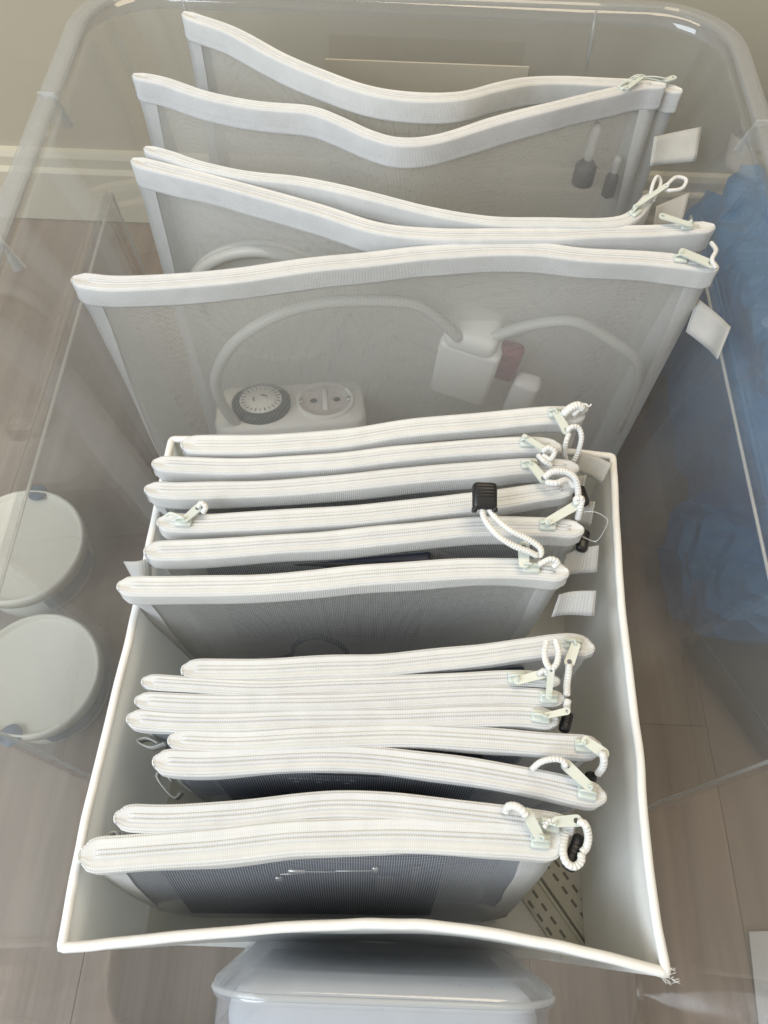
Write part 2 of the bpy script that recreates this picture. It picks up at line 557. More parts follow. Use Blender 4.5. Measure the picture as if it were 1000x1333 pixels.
for kind in ('front', 'right', 'back', 'left'):
    top = cat_rom(side_pts(kind), n=40)
    # panel as a slab hanging from the rim
    nin = {'front': Vector((0, 1, 0)), 'back': Vector((0, -1, 0)), 'left': Vector((1, 0, 0)), 'right': Vector((-1, 0, 0))}[kind]
    a, b = top[0], top[-1]
    rows = 16
    V, UV = [], []
    for sgn in (0, 1):
        for j in range(rows + 1):
            fz = j / rows
            z = RZ - .002 + (.006 - RZ) * fz
            for i, p in enumerate(top):
                t = i / 40
                st = a.lerp(b, t)
                q = p.lerp(st, min(1, fz * 1.6))
                dent = .0055 * noise.noise(Vector((q.x * 11, q.y * 11, z * 14 + (5 if kind == 'right' else 1)))) * min(1, fz * 5) * math.sin(math.pi * t) ** .5
                q = q + nin * (sgn * .0028 + dent + .003 * min(1, fz * 2.5))
                V.append(Vector((q.x, q.y, z)))
                UV.append((t * .28, z))
    w_ = 41
    Fc = []
    L = (rows + 1) * w_
    for sgn in (0, 1):
        for j in range(rows):
            for i in range(40):
                f = (sgn * L + j * w_ + i, sgn * L + j * w_ + i + 1, sgn * L + (j + 1) * w_ + i + 1, sgn * L + (j + 1) * w_ + i)
                Fc.append(f if sgn else f[::-1])
    for i in range(40):
        Fc.append((i, i + 1, L + i + 1, L + i))
        o2 = rows * w_
        Fc.append((o2 + i + 1, o2 + i, L + o2 + i, L + o2 + i + 1))
    put('side_panel', (V, Fc, UV), M['boxin'], box)
    rim = [p + nin * .0014 + Vector((0, 0, .0002)) for p in top]
    rim = [p + Vector((noise.noise(p * 60) * .0005, noise.noise(p * 60 + Vector((5, 0, 0))) * .0005, 0)) for p in cat_rom(rim, n=110)]
    put('rim_piping', tube(rim, .0024, 10, flat=.8), M['boxrim'], box)
BZ = .213
V = [(-.141, -.010, BZ), (.141, -.010, BZ), (.146, .274, BZ), (-.140, .274, BZ)]
V += [(x, y, BZ - .006) for x, y, z in V]
put('base_panel', (V, [(0, 1, 2, 3), (7, 6, 5, 4), (0, 4, 5, 1), (1, 5, 6, 2), (2, 6, 7, 3), (3, 7, 4, 0)], None), M['boxin'], box, smooth=False)
# frayed threads at the front right corner
fr = []
for k in range(26):
    p = Vector((.1385 + random.uniform(-.004, .003), -.0125 + random.uniform(-.003, .003), RZ + .001))
    d = Vector((random.uniform(.2, 1), random.uniform(-.6, .6), random.uniform(-.5, .5))) * random.uniform(.0018, .0042)
    fr.append(tube([p, p + d * .6 + Vector((0, 0, .0006)), p + d], .00018, 4))
put('frayed_thread', join(*fr), M['boxrim'], box)

# strip with slots lying over the base seam, near corner
strip = thing('slotted_strip', 'pale slotted zip strip lying on the box floor in its near right corner', 'strip', (.11, .02, BZ))
A0, A1 = at(672, 1098, BZ + .002), at(768, 1236, BZ + .002)
ax = (A1 - A0).normalized()
pr = Vector((-ax.y, ax.x, 0))
LN = (A1 - A0).length
def strip_box(s, o, ln, wd, h, z, mat, name):
    c = A0 + ax * s + pr * o
    R = Matrix((ax, pr, Vector((0, 0, 1)))).transposed()
    put(name, rbox((c.x, c.y, z), (ln, wd, h), .0004, R, 1), mat, strip)
strip_box(LN * .48, 0, LN * .96, .034, .0016, BZ + .0012, M['strip'], 'strip_body')
for o in (-.0018, .0018):
    strip_box(LN * .5, o, LN * .97, .0022, .0016, BZ + .0022, M['strip'], 'zip_ridge')
strip_box(LN * .5, 0, LN * .96, .0009, .0006, BZ + .0024, M['slot'], 'zip_groove')
for o in (.0085, .0145, -.0085, -.0145):
    s = .012 + (.003 if abs(o) > .01 else 0)
    while s < LN * (.90 - abs(o) * 6):
        strip_box(s, o, .0052, .0019, .0007, BZ + .0019, M['slot'], 'slot')
        s += .0088

# ------------------------------------------------------------------ zip pouches
GROUP = 'white mesh zip pouches filed upright'
def frame2(P):
    n = len(P)
    out = []
    for i in range(n):
        t = P[min(n - 1, i + 1)] - P[max(0, i - 1)]
        t.z = 0
        t.normalize()
        out.append(Vector((-t.y, t.x, 0)))
    return out

def pouch(label, pts, z, big, wid, hb, zb, wb=.010, inset=.03, bind=None, mesh=None, ydrop=0.0, bulge=.004, seed=0):
    P = cat_rom([at(p[0], p[1], z + (p[2] if len(p) > 2 else 0)) for p in pts], n=90)
    P = [p + Vector((0, noise.noise(Vector((p.x * 25, seed * 3.1, 0))) * .0007, noise.noise(Vector((p.x * 18, seed * 7.7, 4))) * .0009)) for p in P]
    NR = frame2(P)
    n = len(P)
    s = [0]
    for a, b in zip(P, P[1:]):
        s.append(s[-1] + (b - a).length)
    LEN = s[-1]
    mid = P[n // 2]
    root = thing('zip_pouch', label, 'zip pouch', (mid.x, mid.y, zb), GROUP)
    def ew(d, r):
        return math.sqrt(max(0, 1 - (1 - min(1, d / r)) ** 2))
    hw = []
    for i in range(n):
        d = min(s[i], LEN - s[i])
        hw.append(wid / 2 * (.45 + .55 * ew(d, .009)) * (1 + .10 * noise.noise(Vector((s[i] * 20, seed * 5.0, 1)))))
    # --- zipper tape: profile across
    prof = [(-1, -.0030), (-1.0, -.0011), (-.95, -.0003), (-.86, -.0001), (-.78, -.0004), (-.55, -.0005), (-.42, -.0005), (-.40, -.0006), (.40, -.0006), (.42, -.0005), (.55, -.0005), (.78, -.0004), (.86, -.0001), (.95, -.0003), (1.0, -.0011), (1, -.0030)]
    V, Fc, UV = [], [], []
    m = len(prof)
    tS = (P[0] - P[1]).normalized()
    tF = (P[-1] - P[-2]).normalized()
    rowsT = [(P[0] + tS * (hw[0] * .66 * f), NR[0], hw[0] * g_, s[0] - hw[0] * .66 * f) for f, g_ in ((1, .2), (.8, .62), (.4, .93))]
    rowsT += [(P[i], NR[i], hw[i], s[i]) for i in range(n)]
    rowsT += [(P[-1] + tF * (hw[-1] * .66 * f), NR[-1], hw[-1] * g_, s[-1] + hw[-1] * .66 * f) for f, g_ in ((.4, .93), (.8, .62), (1, .2))]
    for p_, n_, h_, s_ in rowsT:
        for a, h in prof:
            V.append(p_ + n_ * (a * h_) + Vector((0, 0, h)))
            UV.append((s_, a * h_))
    nT = len(rowsT)
    for i in range(nT - 1):
        for k in range(m - 1):
            Fc.append((i * m + k, (i + 1) * m + k, (i + 1) * m + k + 1, i * m + k + 1))
    Fc.append(tuple(range(m)))
    Fc.append(tuple((nT - 1) * m + k for k in range(m))[::-1])
    put('zipper_tape', (V, Fc, UV), M['tape'], root)
    # --- coil: two ribbed ridges
    cs = []
    for o in (-1, 1):
        cp = [P[i] + NR[i] * (o * min(.0011, hw[i] * .28)) + Vector((0, 0, -.0005)) for i in range(2, n - 2)]
        cs.append(tube(cp, .00098, 8, flat=.55))
    put('zipper_coil', join(*cs), M['coil'], root)
    # --- binding band round the mouth: a closed ring
    ring = [(P[i] - NR[i] * hw[i], s[i]) for i in range(n)]
    tE = (P[-1] - P[-2]).normalized()
    for k in range(1, 6):
        a = -math.pi / 2 + math.pi * k / 6
        ring.append((P[-1] + NR[-1] * (hw[-1] * math.sin(a)) + tE * (hw[-1] * .7 * math.cos(a)), LEN + k * .001))
    ring += [(P[i] + NR[i] * hw[i], LEN + .007 + LEN - s[i]) for i in range(n - 1, -1, -1)]
    t0 = (P[0] - P[1]).normalized()
    for k in range(1, 6):
        a = math.pi / 2 - math.pi * k / 6
        ring.append((P[0] + NR[0] * (hw[0] * math.sin(a)) + t0 * (hw[0] * .7 * math.cos(a)), 2 * LEN + .007 + k * .001))
    nr = len(ring)
    bp = [(-.0006, -.0022), (.0002, -.0006), (.0009, -.0012), (.0011, -.003), (.0008, -hb * .5), (.0012, -hb + .0022), (.0012, -hb + .0006), (.0004, -hb), (-.0007, -hb + .0004), (-.0006, -hb * .5)]
    V, Fc, UV = [], [], []
    mb = len(bp)
    for i, (p, u) in enumerate(ring):
        t = ring[(i + 1) % nr][0] - ring[i - 1][0]
        t.z = 0
        t.normalize()
        o = Vector((t.y, -t.x, 0))
        wv = .0012 * noise.noise(Vector((u * 22, seed * 2.3, 7)))
        cum = 0
        for k, (a, h) in enumerate(bp):
            fl = -h / hb
            V.append(p + o * (a + wv * fl) + Vector((0, 0, h * (1 + .06 * noise.noise(Vector((u * 9, seed, 2)))))))
            UV.append((u, -h))
    for i in range(nr):
        i2 = (i + 1) % nr
        for k in range(mb):
            k2 = (k + 1) % mb
            Fc.append((i * mb + k, i * mb + k2, i2 * mb + k2, i2 * mb + k))
    put('binding_band', (V, Fc, UV), M['band' if big else 'bandsmall'], root)
    # --- mesh walls
    yb = sum(p.y for p in P) / n + ydrop
    H = z - hb - zb
    def G(sd, tt, b):
        f = tt * (n - 1)
        i = min(n - 2, int(f))
        q = f - i
        p = P[i].lerp(P[i + 1], q)
        h = hw[i] * (1 - q) + hw[i + 1] * q
        nn = NR[i]
        d = min(tt, 1 - tt) * LEN
        et = .12 + .88 * ew(d, .035)
        base = Vector((mid.x + (p.x - mid.x) * (1 - inset), yb + (p.y - yb) * .25, zb))
        e = b
        yy = p.lerp(base, e)
        e2 = b ** .8
        yy.y = p.y + (base.y - p.y) * e2
        zz = (p.z - hb + .003) * (1 - b) + zb * b
        if b > .9:      # rounded lower corners
            c = (b - .9) / .1
            dd = max(0, 1 - d / .02)
            zz += dd * dd * .012 * c
        th = (h - .0004) * (1 - b) + wb * b * et + bulge * math.sin(math.pi * b) * et
        wr = .0016 * noise.noise(Vector((p.x * 14 + seed, zz * 14, sd * 3))) * math.sin(math.pi * b)
        v = yy + nn * (sd * (th * (et if b > .02 else 1) + wr))
        v.z = zz
        return v
    rows, cols = 14, 60
    for sd in (-1, 1):
        V, Fc, UV = [], [], []
        for j in range(rows + 1):
            for i in range(cols + 1):
                b = j / rows
                V.append(G(sd, i / cols, b))
                UV.append((i / cols * LEN, b * H))
        for j in range(rows):
            for i in range(cols):
                f = (j * (cols + 1) + i, j * (cols + 1) + i + 1, (j + 1) * (cols + 1) + i + 1, (j + 1) * (cols + 1) + i)
                Fc.append(f[::-1] if sd < 0 else f)
        put('mesh_panel', (V, Fc, UV), M['mesh' if big else (mesh or 'mesh')], root)
    # --- bound sides
    bw = bind if bind else (.017 if big else .007)
    for en in (0, 1):
        V, Fc, UV = [], [], []
        K = [(-1, 1.0), (-1, .5), (-1, .12), (1, .12), (1, .5), (1, 1.0)]
        jr = 20
        for j in range(jr + 1):
            b = j / jr
            wj = bw * (1 + .12 * noise.noise(Vector((b * 5, seed + en, 0))))
            row = []
            for sd, q in K:
                d = q * wj / LEN
                tt = d if en == 0 else 1 - d
                v = G(sd, tt, b)
                i = 0 if en == 0 else n - 1
                v = v + NR[i] * (sd * .0009)
                row.append(v)
            mx = (row[2] + row[3]) / 2
            out_ = Vector((-1 if en == 0 else 1, 0, 0))
            row[2] = row[2] + out_ * .0012
            row[3] = row[3] + out_ * .0012
            for k, v in enumerate(row):
                V.append(v)
                UV.append((b * H, k * bw / 3))
        m = len(K)
        for j in range(jr):
            for k in range(m - 1):
                f = (j * m + k, j * m + k + 1, (j + 1) * m + k + 1, (j + 1) * m + k)
                Fc.append(f)
        put('side_binding', (V, Fc, UV), M['bind'], root)
    root['_z'] = z
    return dict(root=root, P=P, N=NR, s=s, z=z, len=LEN, mid=mid, yb=yb, zb=zb, G=G)

def slider(pc, base, pb, pt, zz=.0045, tilt=0.0, wide=.0056):
    """slider body at pixel base, its pull tab from pb to pt"""
    z = pc['z']
    c = at(base[0], base[1], z + .0012)
    # tangent of the zip nearest to the slider
    i = min(range(len(pc['P'])), key=lambda k: (pc['P'][k] - c).length)
    i = max(1, min(len(pc['P']) - 2, i))
    t = (pc['P'][i + 1] - pc['P'][i - 1])
    t.z = 0
    t.normalize()
    z = pc['P'][i].z
    c = Vector((pc['P'][i].x, pc['P'][i].y, z + .0008))
    nrm = Vector((-t.y, t.x, 0))
    R = Matrix((t, nrm, Vector((0, 0, 1)))).transposed()
    body = rbox(c, (.0095, .0066, .0026), .0011, R, 2)
    # bridge over the body
    br = [c + t * (x * .0042) + Vector((0, 0, h)) for x, h in ((-1, .0010), (-.9, .0026), (-.4, .0036), (.4, .0036), (.9, .0026), (1, .0010))]
    bridge = tube(cat_rom(br, n=12), .0008, 6, flat=1.0)
    sl = put('slider', join(body, bridge), M['slider'], pc['root'])
    B = at(pb[0], pb[1], z + zz)
    Tp = at(pt[0], pt[1], z + zz + tilt)
    d = (Tp - B)
    L = d.length
    d.normalize()
    sdv = d.cross(Vector((0, 0, 1))).normalized()
    up = sdv.cross(d)
    hwid = wide / 2
    hc = L - hwid * 1.05
    wb_ = hwid * .84
    outl = [(L - hwid + hwid * math.cos(math.radians(x)), hwid * math.sin(math.radians(x))) for x in range(-90, 91, 15)]
    outl += [((L - hwid) * (1 - f), hwid + (wb_ - hwid) * f) for f in (.25, .5, .75, .95)]
    outl += [(-.0006, wb_ * .8), (-.0010, wb_ * .4), (-.0010, -wb_ * .4), (-.0006, -wb_ * .8)]
    outl += [((L - hwid) * f, -(wb_ + (hwid - wb_) * f)) for f in (.05, .25, .5, .75)]
    k = len(outl)
    ang = [math.atan2(Y, X - hc) for X, Y in outl]
    # extra corner samples so the bar keeps square shoulders
    V, Fc = [], []
    hr = hwid * .50
    for h in (.0006, -.0006):
        for (X, Y) in outl:
            V.append(B + d * X + sdv * Y + up * h)
        for a in ang:
            V.append(B + d * (hc + hr * math.cos(a)) + sdv * (hr * math.sin(a)) + up * h)
    for q in range(k):
        q2 = (q + 1) % k
        Fc.append((q, q2, k + q2, k + q))
        Fc.append((2 * k + q2, 2 * k + q, 3 * k + q, 3 * k + q2))
        Fc.append((q2, q, 2 * k + q, 2 * k + q2))
        Fc.append((k + q, k + q2, 3 * k + q2, 3 * k + q))
    loopp = [c + Vector((0, 0, .0034)), c.lerp(B, .5) + Vector((0, 0, .0042)) + sdv * .0012, B + d * .001 + Vector((0, 0, .0012)), B + d * .0006 - Vector((0, 0, .0012)), c.lerp(B, .5) + Vector((0, 0, .001)) - sdv * .0012, c + Vector((0, 0, .0030))]
    g = join((V, Fc, None), tube(cat_rom(loopp, n=18), .0006, 6))
    pu = put('pull_tab', g, M['slider'], None, smooth=False)
    pu.parent = sl
    return sl

def cord(pc, *lines, r=.0016, name='pull_cord', mat='cord'):
    gs = []
    for L in lines:
        pth = cat_rom([at(p[0], p[1], pc['z'] + p[2]) for p in L], step=.0004)
        gs.append(tube(pth, r, 12, braid=.09 if name == 'pull_cord' else 0))
    return put(name, join(*gs), M[mat], pc['root'])

def stopper(pc, c, size, ang=0, tip=0, z=.008):
    p = at(c[0], c[1], pc['z'] + z)
    R = Matrix.Rotation(math.radians(ang), 3, 'Z') @ Matrix.Rotation(math.radians(tip), 3, 'X')
    sx, sy, sz = size
    body = rbox(p, (sx, sy, sz), .0026, R, 3)
    parts = [body]
    for k in range(4):
        parts.append(rbox(p + R @ Vector((0, -sy * .05 + k * sy * .12, sz / 2)), (sx * .72, .0008, .0010), .0003, R, 1))
    if sx < .009:
        return put('cord_stopper', join(*parts), M['stop'], pc['root'])
    parts.append(rbox(p + R @ Vector((-sx * .40, -sy * .5, 0)), (.0030, .0030, sz * .8), .0006, R, 1))
    parts.append(rbox(p + R @ Vector((sx * .40, -sy * .5, 0)), (.0030, .0030, sz * .8), .0006, R, 1))
    return put('cord_stopper', join(*parts), M['stop'], pc['root'])

def tabq(pc, q, dz=(0, 0, 0, 0), curl=.003):
    """ribbon tab from four photo points (attached edge a,d; free edge b,c)"""
    a, b, c, d = [at(p[0], p[1], pc['z'] + h) for p, h in zip(q, dz)]
    V, UV = [], []
    nu, nv = 10, 5
    nrm = (b - a).cross(d - a).normalized()
    for sgn in (-1, 1):
        for i in range(nu + 1):
            for j in range(nv + 1):
                s, t = i / nu, j / nv
                p = a.lerp(b, s).lerp(d.lerp(c, s), t) + nrm * (curl * math.sin(math.pi * s * 1.2) + sgn * .0004)
                V.append(p)
                UV.append((s * (b - a).length, t * (d - a).length))
    Fc = []
    L = (nu + 1) * (nv + 1)
    for sgn in (0, 1):
        for i in range(nu):
            for j in range(nv):
                f = (sgn * L + i * (nv + 1) + j, sgn * L + (i + 1) * (nv + 1) + j, sgn * L + (i + 1) * (nv + 1) + j + 1, sgn * L + i * (nv + 1) + j + 1)
                Fc.append(f if sgn else f[::-1])
    bd = [i * (nv + 1) for i in range(nu + 1)] + [nu * (nv + 1) + j for j in range(1, nv + 1)] + [i * (nv + 1) + nv for i in range(nu - 1, -1, -1)] + [j for j in range(nv - 1, 0, -1)]
    for x, y in zip(bd, bd[1:] + bd[:1]):
        Fc.append((x, y, y + L, x + L))
    return put('loop_tab', (V, Fc, UV), M['tab'], pc['root'])

def loopstrip(pc, pts, wdt=.009):
    """small ribbon loop: a strip standing on edge along photo points"""
    path = cat_rom([at(p[0], p[1], pc['z'] + p[2]) for p in pts], n=24)
    V, Fc, UV = [], [], []
    NRl = frame2(path)
    s = 0
    for i, p in enumerate(path):
        if i:
            s += (p - path[i - 1]).length
        for a, h in ((-.0003, 0), (.0003, 0), (.0003, -wdt), (-.0003, -wdt)):
            V.append(p + NRl[i] * a + Vector((0, 0, h)))
            UV.append((s, -h))
    for i in range(len(path) - 1):
        for k in range(4):
            k2 = (k + 1) % 4
            Fc.append((i * 4 + k, i * 4 + k2, (i + 1) * 4 + k2, (i + 1) * 4 + k))
    Fc += [(3, 2, 1, 0), tuple(4 * (len(path) - 1) + k for k in range(4))]
    return put('loop_tab', (V, Fc, UV), M['tab'], pc['root'])

ZB = .012
big = dict(big=True, zb=ZB)
A = pouch('rearmost large mesh pouch, nearest the wall, its mouth sagging in the middle', [(240, 15), (300, 38), (370, 74), (430, 99), (490, 117), (545, 124), (600, 122, -.003), (650, 110, -.010), (690, 103, -.018), (740, 103, -.024), (800, 106, -.029), (845, 108, -.031), (886, 116, -.031)], z=.402, wid=.010, hb=.0195, seed=1, **big)
B = pouch('second large mesh pouch from the wall, wavy, ribbon tab on its right side', [(175, 97), (215, 105), (270, 123), (330, 134), (400, 140), (440, 154), (480, 173), (520, 183), (570, 178), (640, 157), (700, 141), (760, 126, -.004), (830, 110, -.008), (865, 110, -.008)], z=.386, wid=.009, hb=.0205, seed=2, bulge=.014, wb=.014, **big)
Cc = pouch('large mesh pouch third from the wall, its right end and pull tab curled up', [(190, 192), (220, 200), (260, 213), (330, 227), (400, 235), (480, 253), (560, 273), (620, 283), (700, 287), (790, 287), (825, 278), (848, 252)], z=.372, wid=.008, hb=.0185, seed=3, ydrop=.01, **big)
D = pouch('large mesh pouch slanting down just behind the widest large one', [(174, 207), (250, 227), (330, 248), (420, 273), (500, 296), (560, 303), (640, 303), (760, 301), (860, 297), (928, 293)], z=.370, wid=.011, hb=.0200, seed=4, ydrop=.006, **big)
E = pouch('widest and foremost large mesh pouch, holding a white timer socket and a white plug', [(97, 361), (150, 367), (230, 364), (300, 357), (400, 344), (500, 333), (560, 327), (640, 322), (700, 322), (760, 329), (850, 335), (900, 340), (932, 346)], z=.366, wid=.013, hb=.0178, seed=5, ydrop=-.002, wb=.032, bulge=.018, **big)
tabq(B, [(852, 178), (912, 165), (905, 210), (846, 216)], (-.034, -.034, -.050, -.052))
tabq(E, [(908, 388), (955, 428), (938, 470), (893, 432)], (-.034, -.028, -.038, -.050), .008)
tabq(Cc, [(855, 268), (896, 251), (886, 290), (850, 296)], (-.022, -.020, -.030, -.032))
slider(A, (868, 108), (866, 105), (880, 100))
slider(B, (826, 110), (838, 99), (815, 116), wide=.004)
slider(Cc, (825, 272), (826, 270), (870, 240), tilt=.004, wide=.004)
cord(Cc, [(868, 241, .009), (880, 231, .009), (893, 234, .008), (888, 245, .006), (872, 248, .006), (862, 246, .004)], [(845, 262, .002), (850, 240, .006), (856, 230, .006), (860, 240, .002), (850, 262, 0)], r=.0014)
slider(D, (892, 295), (900, 293), (858, 280))
slider(E, (884, 335), (886, 327), (933, 347), tilt=-.001, wide=.0085)
cord(E, [(926, 316, .001), (932, 326, .005), (927, 338, .006), (932, 350, .004)], r=.0016)

z1 = .37
sm = dict(z=z1, big=False, zb=.216)
Fp = pouch('rearmost small pouch in the white box, doubled braided cord hanging from its slider', [(240, 576), (330, 577), (430, 570), (520, 557), (600, 549), (680, 541), (720, 538), (757, 538)], wid=.0115, hb=.011, seed=6, ydrop=-.006, **sm)
Gp = pouch('small pouch second from the back of the white box, small pull tab', [(202, 600), (260, 604), (340, 604), (430, 599), (520, 589), (600, 581), (690, 577), (727, 580)], wid=.0095, hb=.0125, seed=7, ydrop=-.006, **sm)
Hp = pouch('small pouch third from the back of the white box, thick cord loop', [(192, 634), (240, 637), (330, 635), (430, 628), (520, 619), (600, 611), (690, 605), (750, 607)], wid=.0095, hb=.0135, seed=8, ydrop=-.004, **sm)
Ip = pouch('small pouch with its zip slider at the left end, fourth from the back', [(209, 678), (260, 679), (330, 676), (420, 671), (500, 664), (580, 655), (650, 647), (700, 640), (744, 634)], wid=.0105, hb=.012, seed=9, ydrop=-.004, **sm)
Jp = pouch('small pouch just behind the one with the slack mesh front', [(192, 716), (260, 713), (350, 708), (450, 700), (540, 691), (620, 684), (700, 684), (756, 688)], wid=.0105, hb=.013, seed=10, ydrop=-.002, **sm)
Kp = pouch('small pouch with slack open grey mesh front, a black cord stopper on its cord', [(157, 762), (220, 762), (320, 760), (400, 755), (480, 747), (560, 741), (640, 738), (690, 739), (736, 744)], wid=.0105, hb=.013, seed=11, bind=.013, inset=.10, mesh='meshmid', ydrop=-.004, **sm)
z2 = .355
s2 = dict(z=z2, big=False, zb=.216)
Lp = pouch('small pouch at the head of the front group, nearest the slack mesh front', [(241, 871), (300, 871), (400, 868), (500, 864), (600, 854), (680, 844), (740, 838), (769, 843)], wid=.0105, hb=.007, seed=12, mesh='meshfine', **s2)
Mp = pouch('thin small pouch, second in the front group, pull tab lying flat', [(188, 885), (240, 890), (330, 894), (430, 892), (520, 888), (600, 885), (680, 882), (726, 886)], wid=.0070, hb=.006, seed=13, mesh='meshfine', **s2)
Np = pouch('thin small pouch whose upright pull tab carries a doubled cord', [(179, 911), (250, 914), (350, 915), (450, 913), (550, 908), (640, 904), (732, 908)], wid=.0080, hb=.006, seed=14, mesh='meshfine', **s2)
Op = pouch('small pouch with a black cord stopper peeping from its right end', [(169, 934), (240, 939), (330, 938), (430, 936), (520, 934), (600, 931), (680, 930), (722, 936)], wid=.0092, hb=.007, seed=15, mesh='meshfine', **s2)
Pp = pouch('small pouch reaching farthest right of the front group, short cord at its slider', [(223, 963), (300, 965), (400, 960), (480, 957), (560, 957), (650, 962), (720, 967), (779, 972)], wid=.0100, hb=.0075, seed=16, mesh='meshfine', **s2)
Qp = pouch('small pouch over a dark box with faint grey print, curving forward at the right', [(204, 990), (260, 991), (340, 988), (420, 986), (500, 989), (580, 998), (660, 1011), (720, 1022), (784, 1036)], wid=.0112, hb=.008, seed=17, mesh='meshfine', **s2)
Rp = pouch('second small pouch from the front, cord loop with black stopper at its right end', [(154, 1063), (220, 1064), (300, 1060), (380, 1051), (440, 1047), (500, 1049), (580, 1057), (660, 1066), (720, 1074), (742, 1077)], wid=.0112, hb=.008, seed=18, mesh='meshfine', **s2)
Sp = pouch('foremost small pouch, bright white zip over a dark device with silver clips', [(108, 1114), (170, 1109), (250, 1103), (330, 1095), (400, 1089), (500, 1086), (580, 1088), (660, 1092), (731, 1098)], wid=.0145, hb=.010, seed=19, mesh='meshfine', inset=.05, ydrop=-.033, wb=.006, bind=.018, **s2)

slider(Fp, (722, 537), (724, 537), (740, 565))
cord(Fp, [(738, 562, .005), (744, 556, .007), (753, 557, .006), (757, 570, .002), (752, 590, -.006), (745, 603, -.012), (738, 608, -.016)], [(741, 564, .004), (737, 575, .002), (735, 590, -.006), (738, 604, -.014)])
cord(Fp, [(733, 540, .004), (742, 532, .008), (752, 528, .009), (758, 532, .007)], [(745, 540, .003), (756, 530, .007), (761, 533, .002)], r=.0026)
cord(Fp, [(757, 529, .008), (762, 526, .010), (767, 529, .009), (770, 526, .009)], r=.0006, name='loose_thread', mat='cord')
slider(Gp, (687, 577), (682, 568), (712, 587), wide=.004)
cord(Gp, [(706, 588, .006), (714, 583, .008), (722, 588, .007), (716, 598, .004), (706, 592, .004)], [(700, 592, .003), (708, 600, .004), (718, 606, .002)])
slider(Hp, (688, 605), (691, 604), (711, 628))
cord(Hp, [(708, 622, .008), (720, 614, .010), (736, 614, .010), (748, 622, .008), (752, 636, .004), (753, 650, .001)], [(710, 628, .006), (724, 629, .008), (738, 625, .006), (748, 634, .003)], r=.0019)
stopper(Hp, (756, 646), (.008, .014, .006), 10, 0, -.012)
slider(Ip, (236, 678), (240, 677), (262, 658), wide=.005)
cord(Ip, [(258, 661, .006), (262, 655, .008), (268, 660, .007), (264, 668, .004)], r=.0015)
cord(Ip, [(216, 672, .003), (222, 668, .005), (234, 672, .005), (243, 677, .004)], r=.0008, name='slider_wire', mat='slider')
slider(Jp, (714, 682), (712, 680), (757, 654))
cord(Jp, [(752, 657, .006), (750, 650, .008), (757, 650, .008), (755, 662, .004), (752, 676, -.003)], r=.0019)
stopper(Jp, (759, 704), (.007, .015, .006), -15, 0, -.018)
cord(Jp, [(752, 667, 0), (772, 666, .004), (786, 672, .004), (791, 679, .003), (786, 692, .001), (777, 704, -.002), (768, 703, -.004), (756, 697, -.006)], r=.00032, name='plastic_loop', mat='filament')
slider(Kp, (690, 739), (682, 737), (682, 705), wide=.0065)
cord(Kp, [(636, 662, .013), (646, 675, .013), (664, 690, .012), (684, 700, .010), (702, 712, .008), (704, 722, .006), (696, 722, .005)], [(627, 662, .013), (632, 678, .013), (648, 697, .012), (668, 710, .010), (688, 718, .008), (700, 724, .006)], r=.0017)
stopper(Kp, (631, 646), (.0138, .0155, .007), 0, 18, .016)
cord(Kp, [(700, 736, .003), (716, 728, .006), (726, 732, .005), (720, 739, .003)], r=.0016)
slider(Lp, (748, 838), (750, 838), (739, 868))
cord(Lp, [(741, 864, .006), (740, 876, .004), (738, 892, .001), (738, 906, .001)], [(740, 910, .002), (738, 918, .001), (738, 926, -.001)], r=.0019)
slider(Mp, (675, 884), (672, 887), (712, 876), wide=.0048)
cord(Mp, [(701, 878, .005), (708, 873, .007), (714, 878, .006)], r=.0015)
slider(Np, (712, 906), (714, 908), (718, 868), wide=.0036, zz=.006, tilt=.003)
cord(Np, [(717, 872, .009), (711, 862, .010), (709, 848, .011), (712, 834, .011)], [(718, 872, .009), (725, 863, .010), (727, 848, .011), (723, 832, .011)], r=.0017)
slider(Op, (706, 933), (710, 932), (742, 925), wide=.0036)
stopper(Op, (737, 940), (.006, .012, .005), -20, 0, -.010)
slider(Pp, (759, 966), (760, 963), (792, 985))
cord(Pp, [(783, 978, .006), (786, 987, .006), (785, 998, .002), (778, 1008, -.004)], r=.0019)
stopper(Pp, (769, 1012), (.006, .006, .005), 0, 0, -.010)
slider(Qp, (763, 1026), (768, 1025), (732, 991))
cord(Qp, [(738, 999, .007), (732, 990, .008), (720, 988, .008), (704, 992, .006), (692, 1002, .002)], r=.0016)
slider(Rp, (716, 1072), (722, 1070), (758, 1068))
cord(Rp, [(752, 1069, .006), (762, 1074, .007), (766, 1090, .004), (763, 1104, .002), (757, 1110, .002)], [(757, 1110, .002), (756, 1122, .002), (747, 1128, .002), (737, 1122, .002), (733, 1108, .001), (735, 1092, -.001), (738, 1080, -.003)], r=.0019)
stopper(Rp, (748, 1110), (.007, .018, .005), -28, 0, -.004)
slider(Sp, (704, 1092), (703, 1091), (682, 1052))
cord(Sp, [(686, 1063, .007), (681, 1056, .008), (672, 1050, .007), (662, 1050, .004), (658, 1058, .001)], r=.0020)
cord(Sp, [(708, 1078, .004), (716, 1068, .004), (728, 1072, .003)], r=.0012)
tabq(Fp, [(757, 588), (797, 603), (784, 629), (748, 614)], (-.016, -.016, -.024, -.026))
tabq(Hp, [(748, 622), (762, 618), (757, 640), (748, 645)], (-.014, -.014, -.020, -.020))
tabq(Ip, [(752, 657), (774, 652), (768, 686), (750, 682)], (-.016, -.014, -.024, -.024))
tabq(Jp, [(738, 722), (778, 709), (775, 744), (728, 752)], (-.018, -.016, -.024, -.026))
tabq(Kp, [(728, 774), (775, 768), (772, 801), (718, 803)], (-.018, -.016, -.024, -.026))
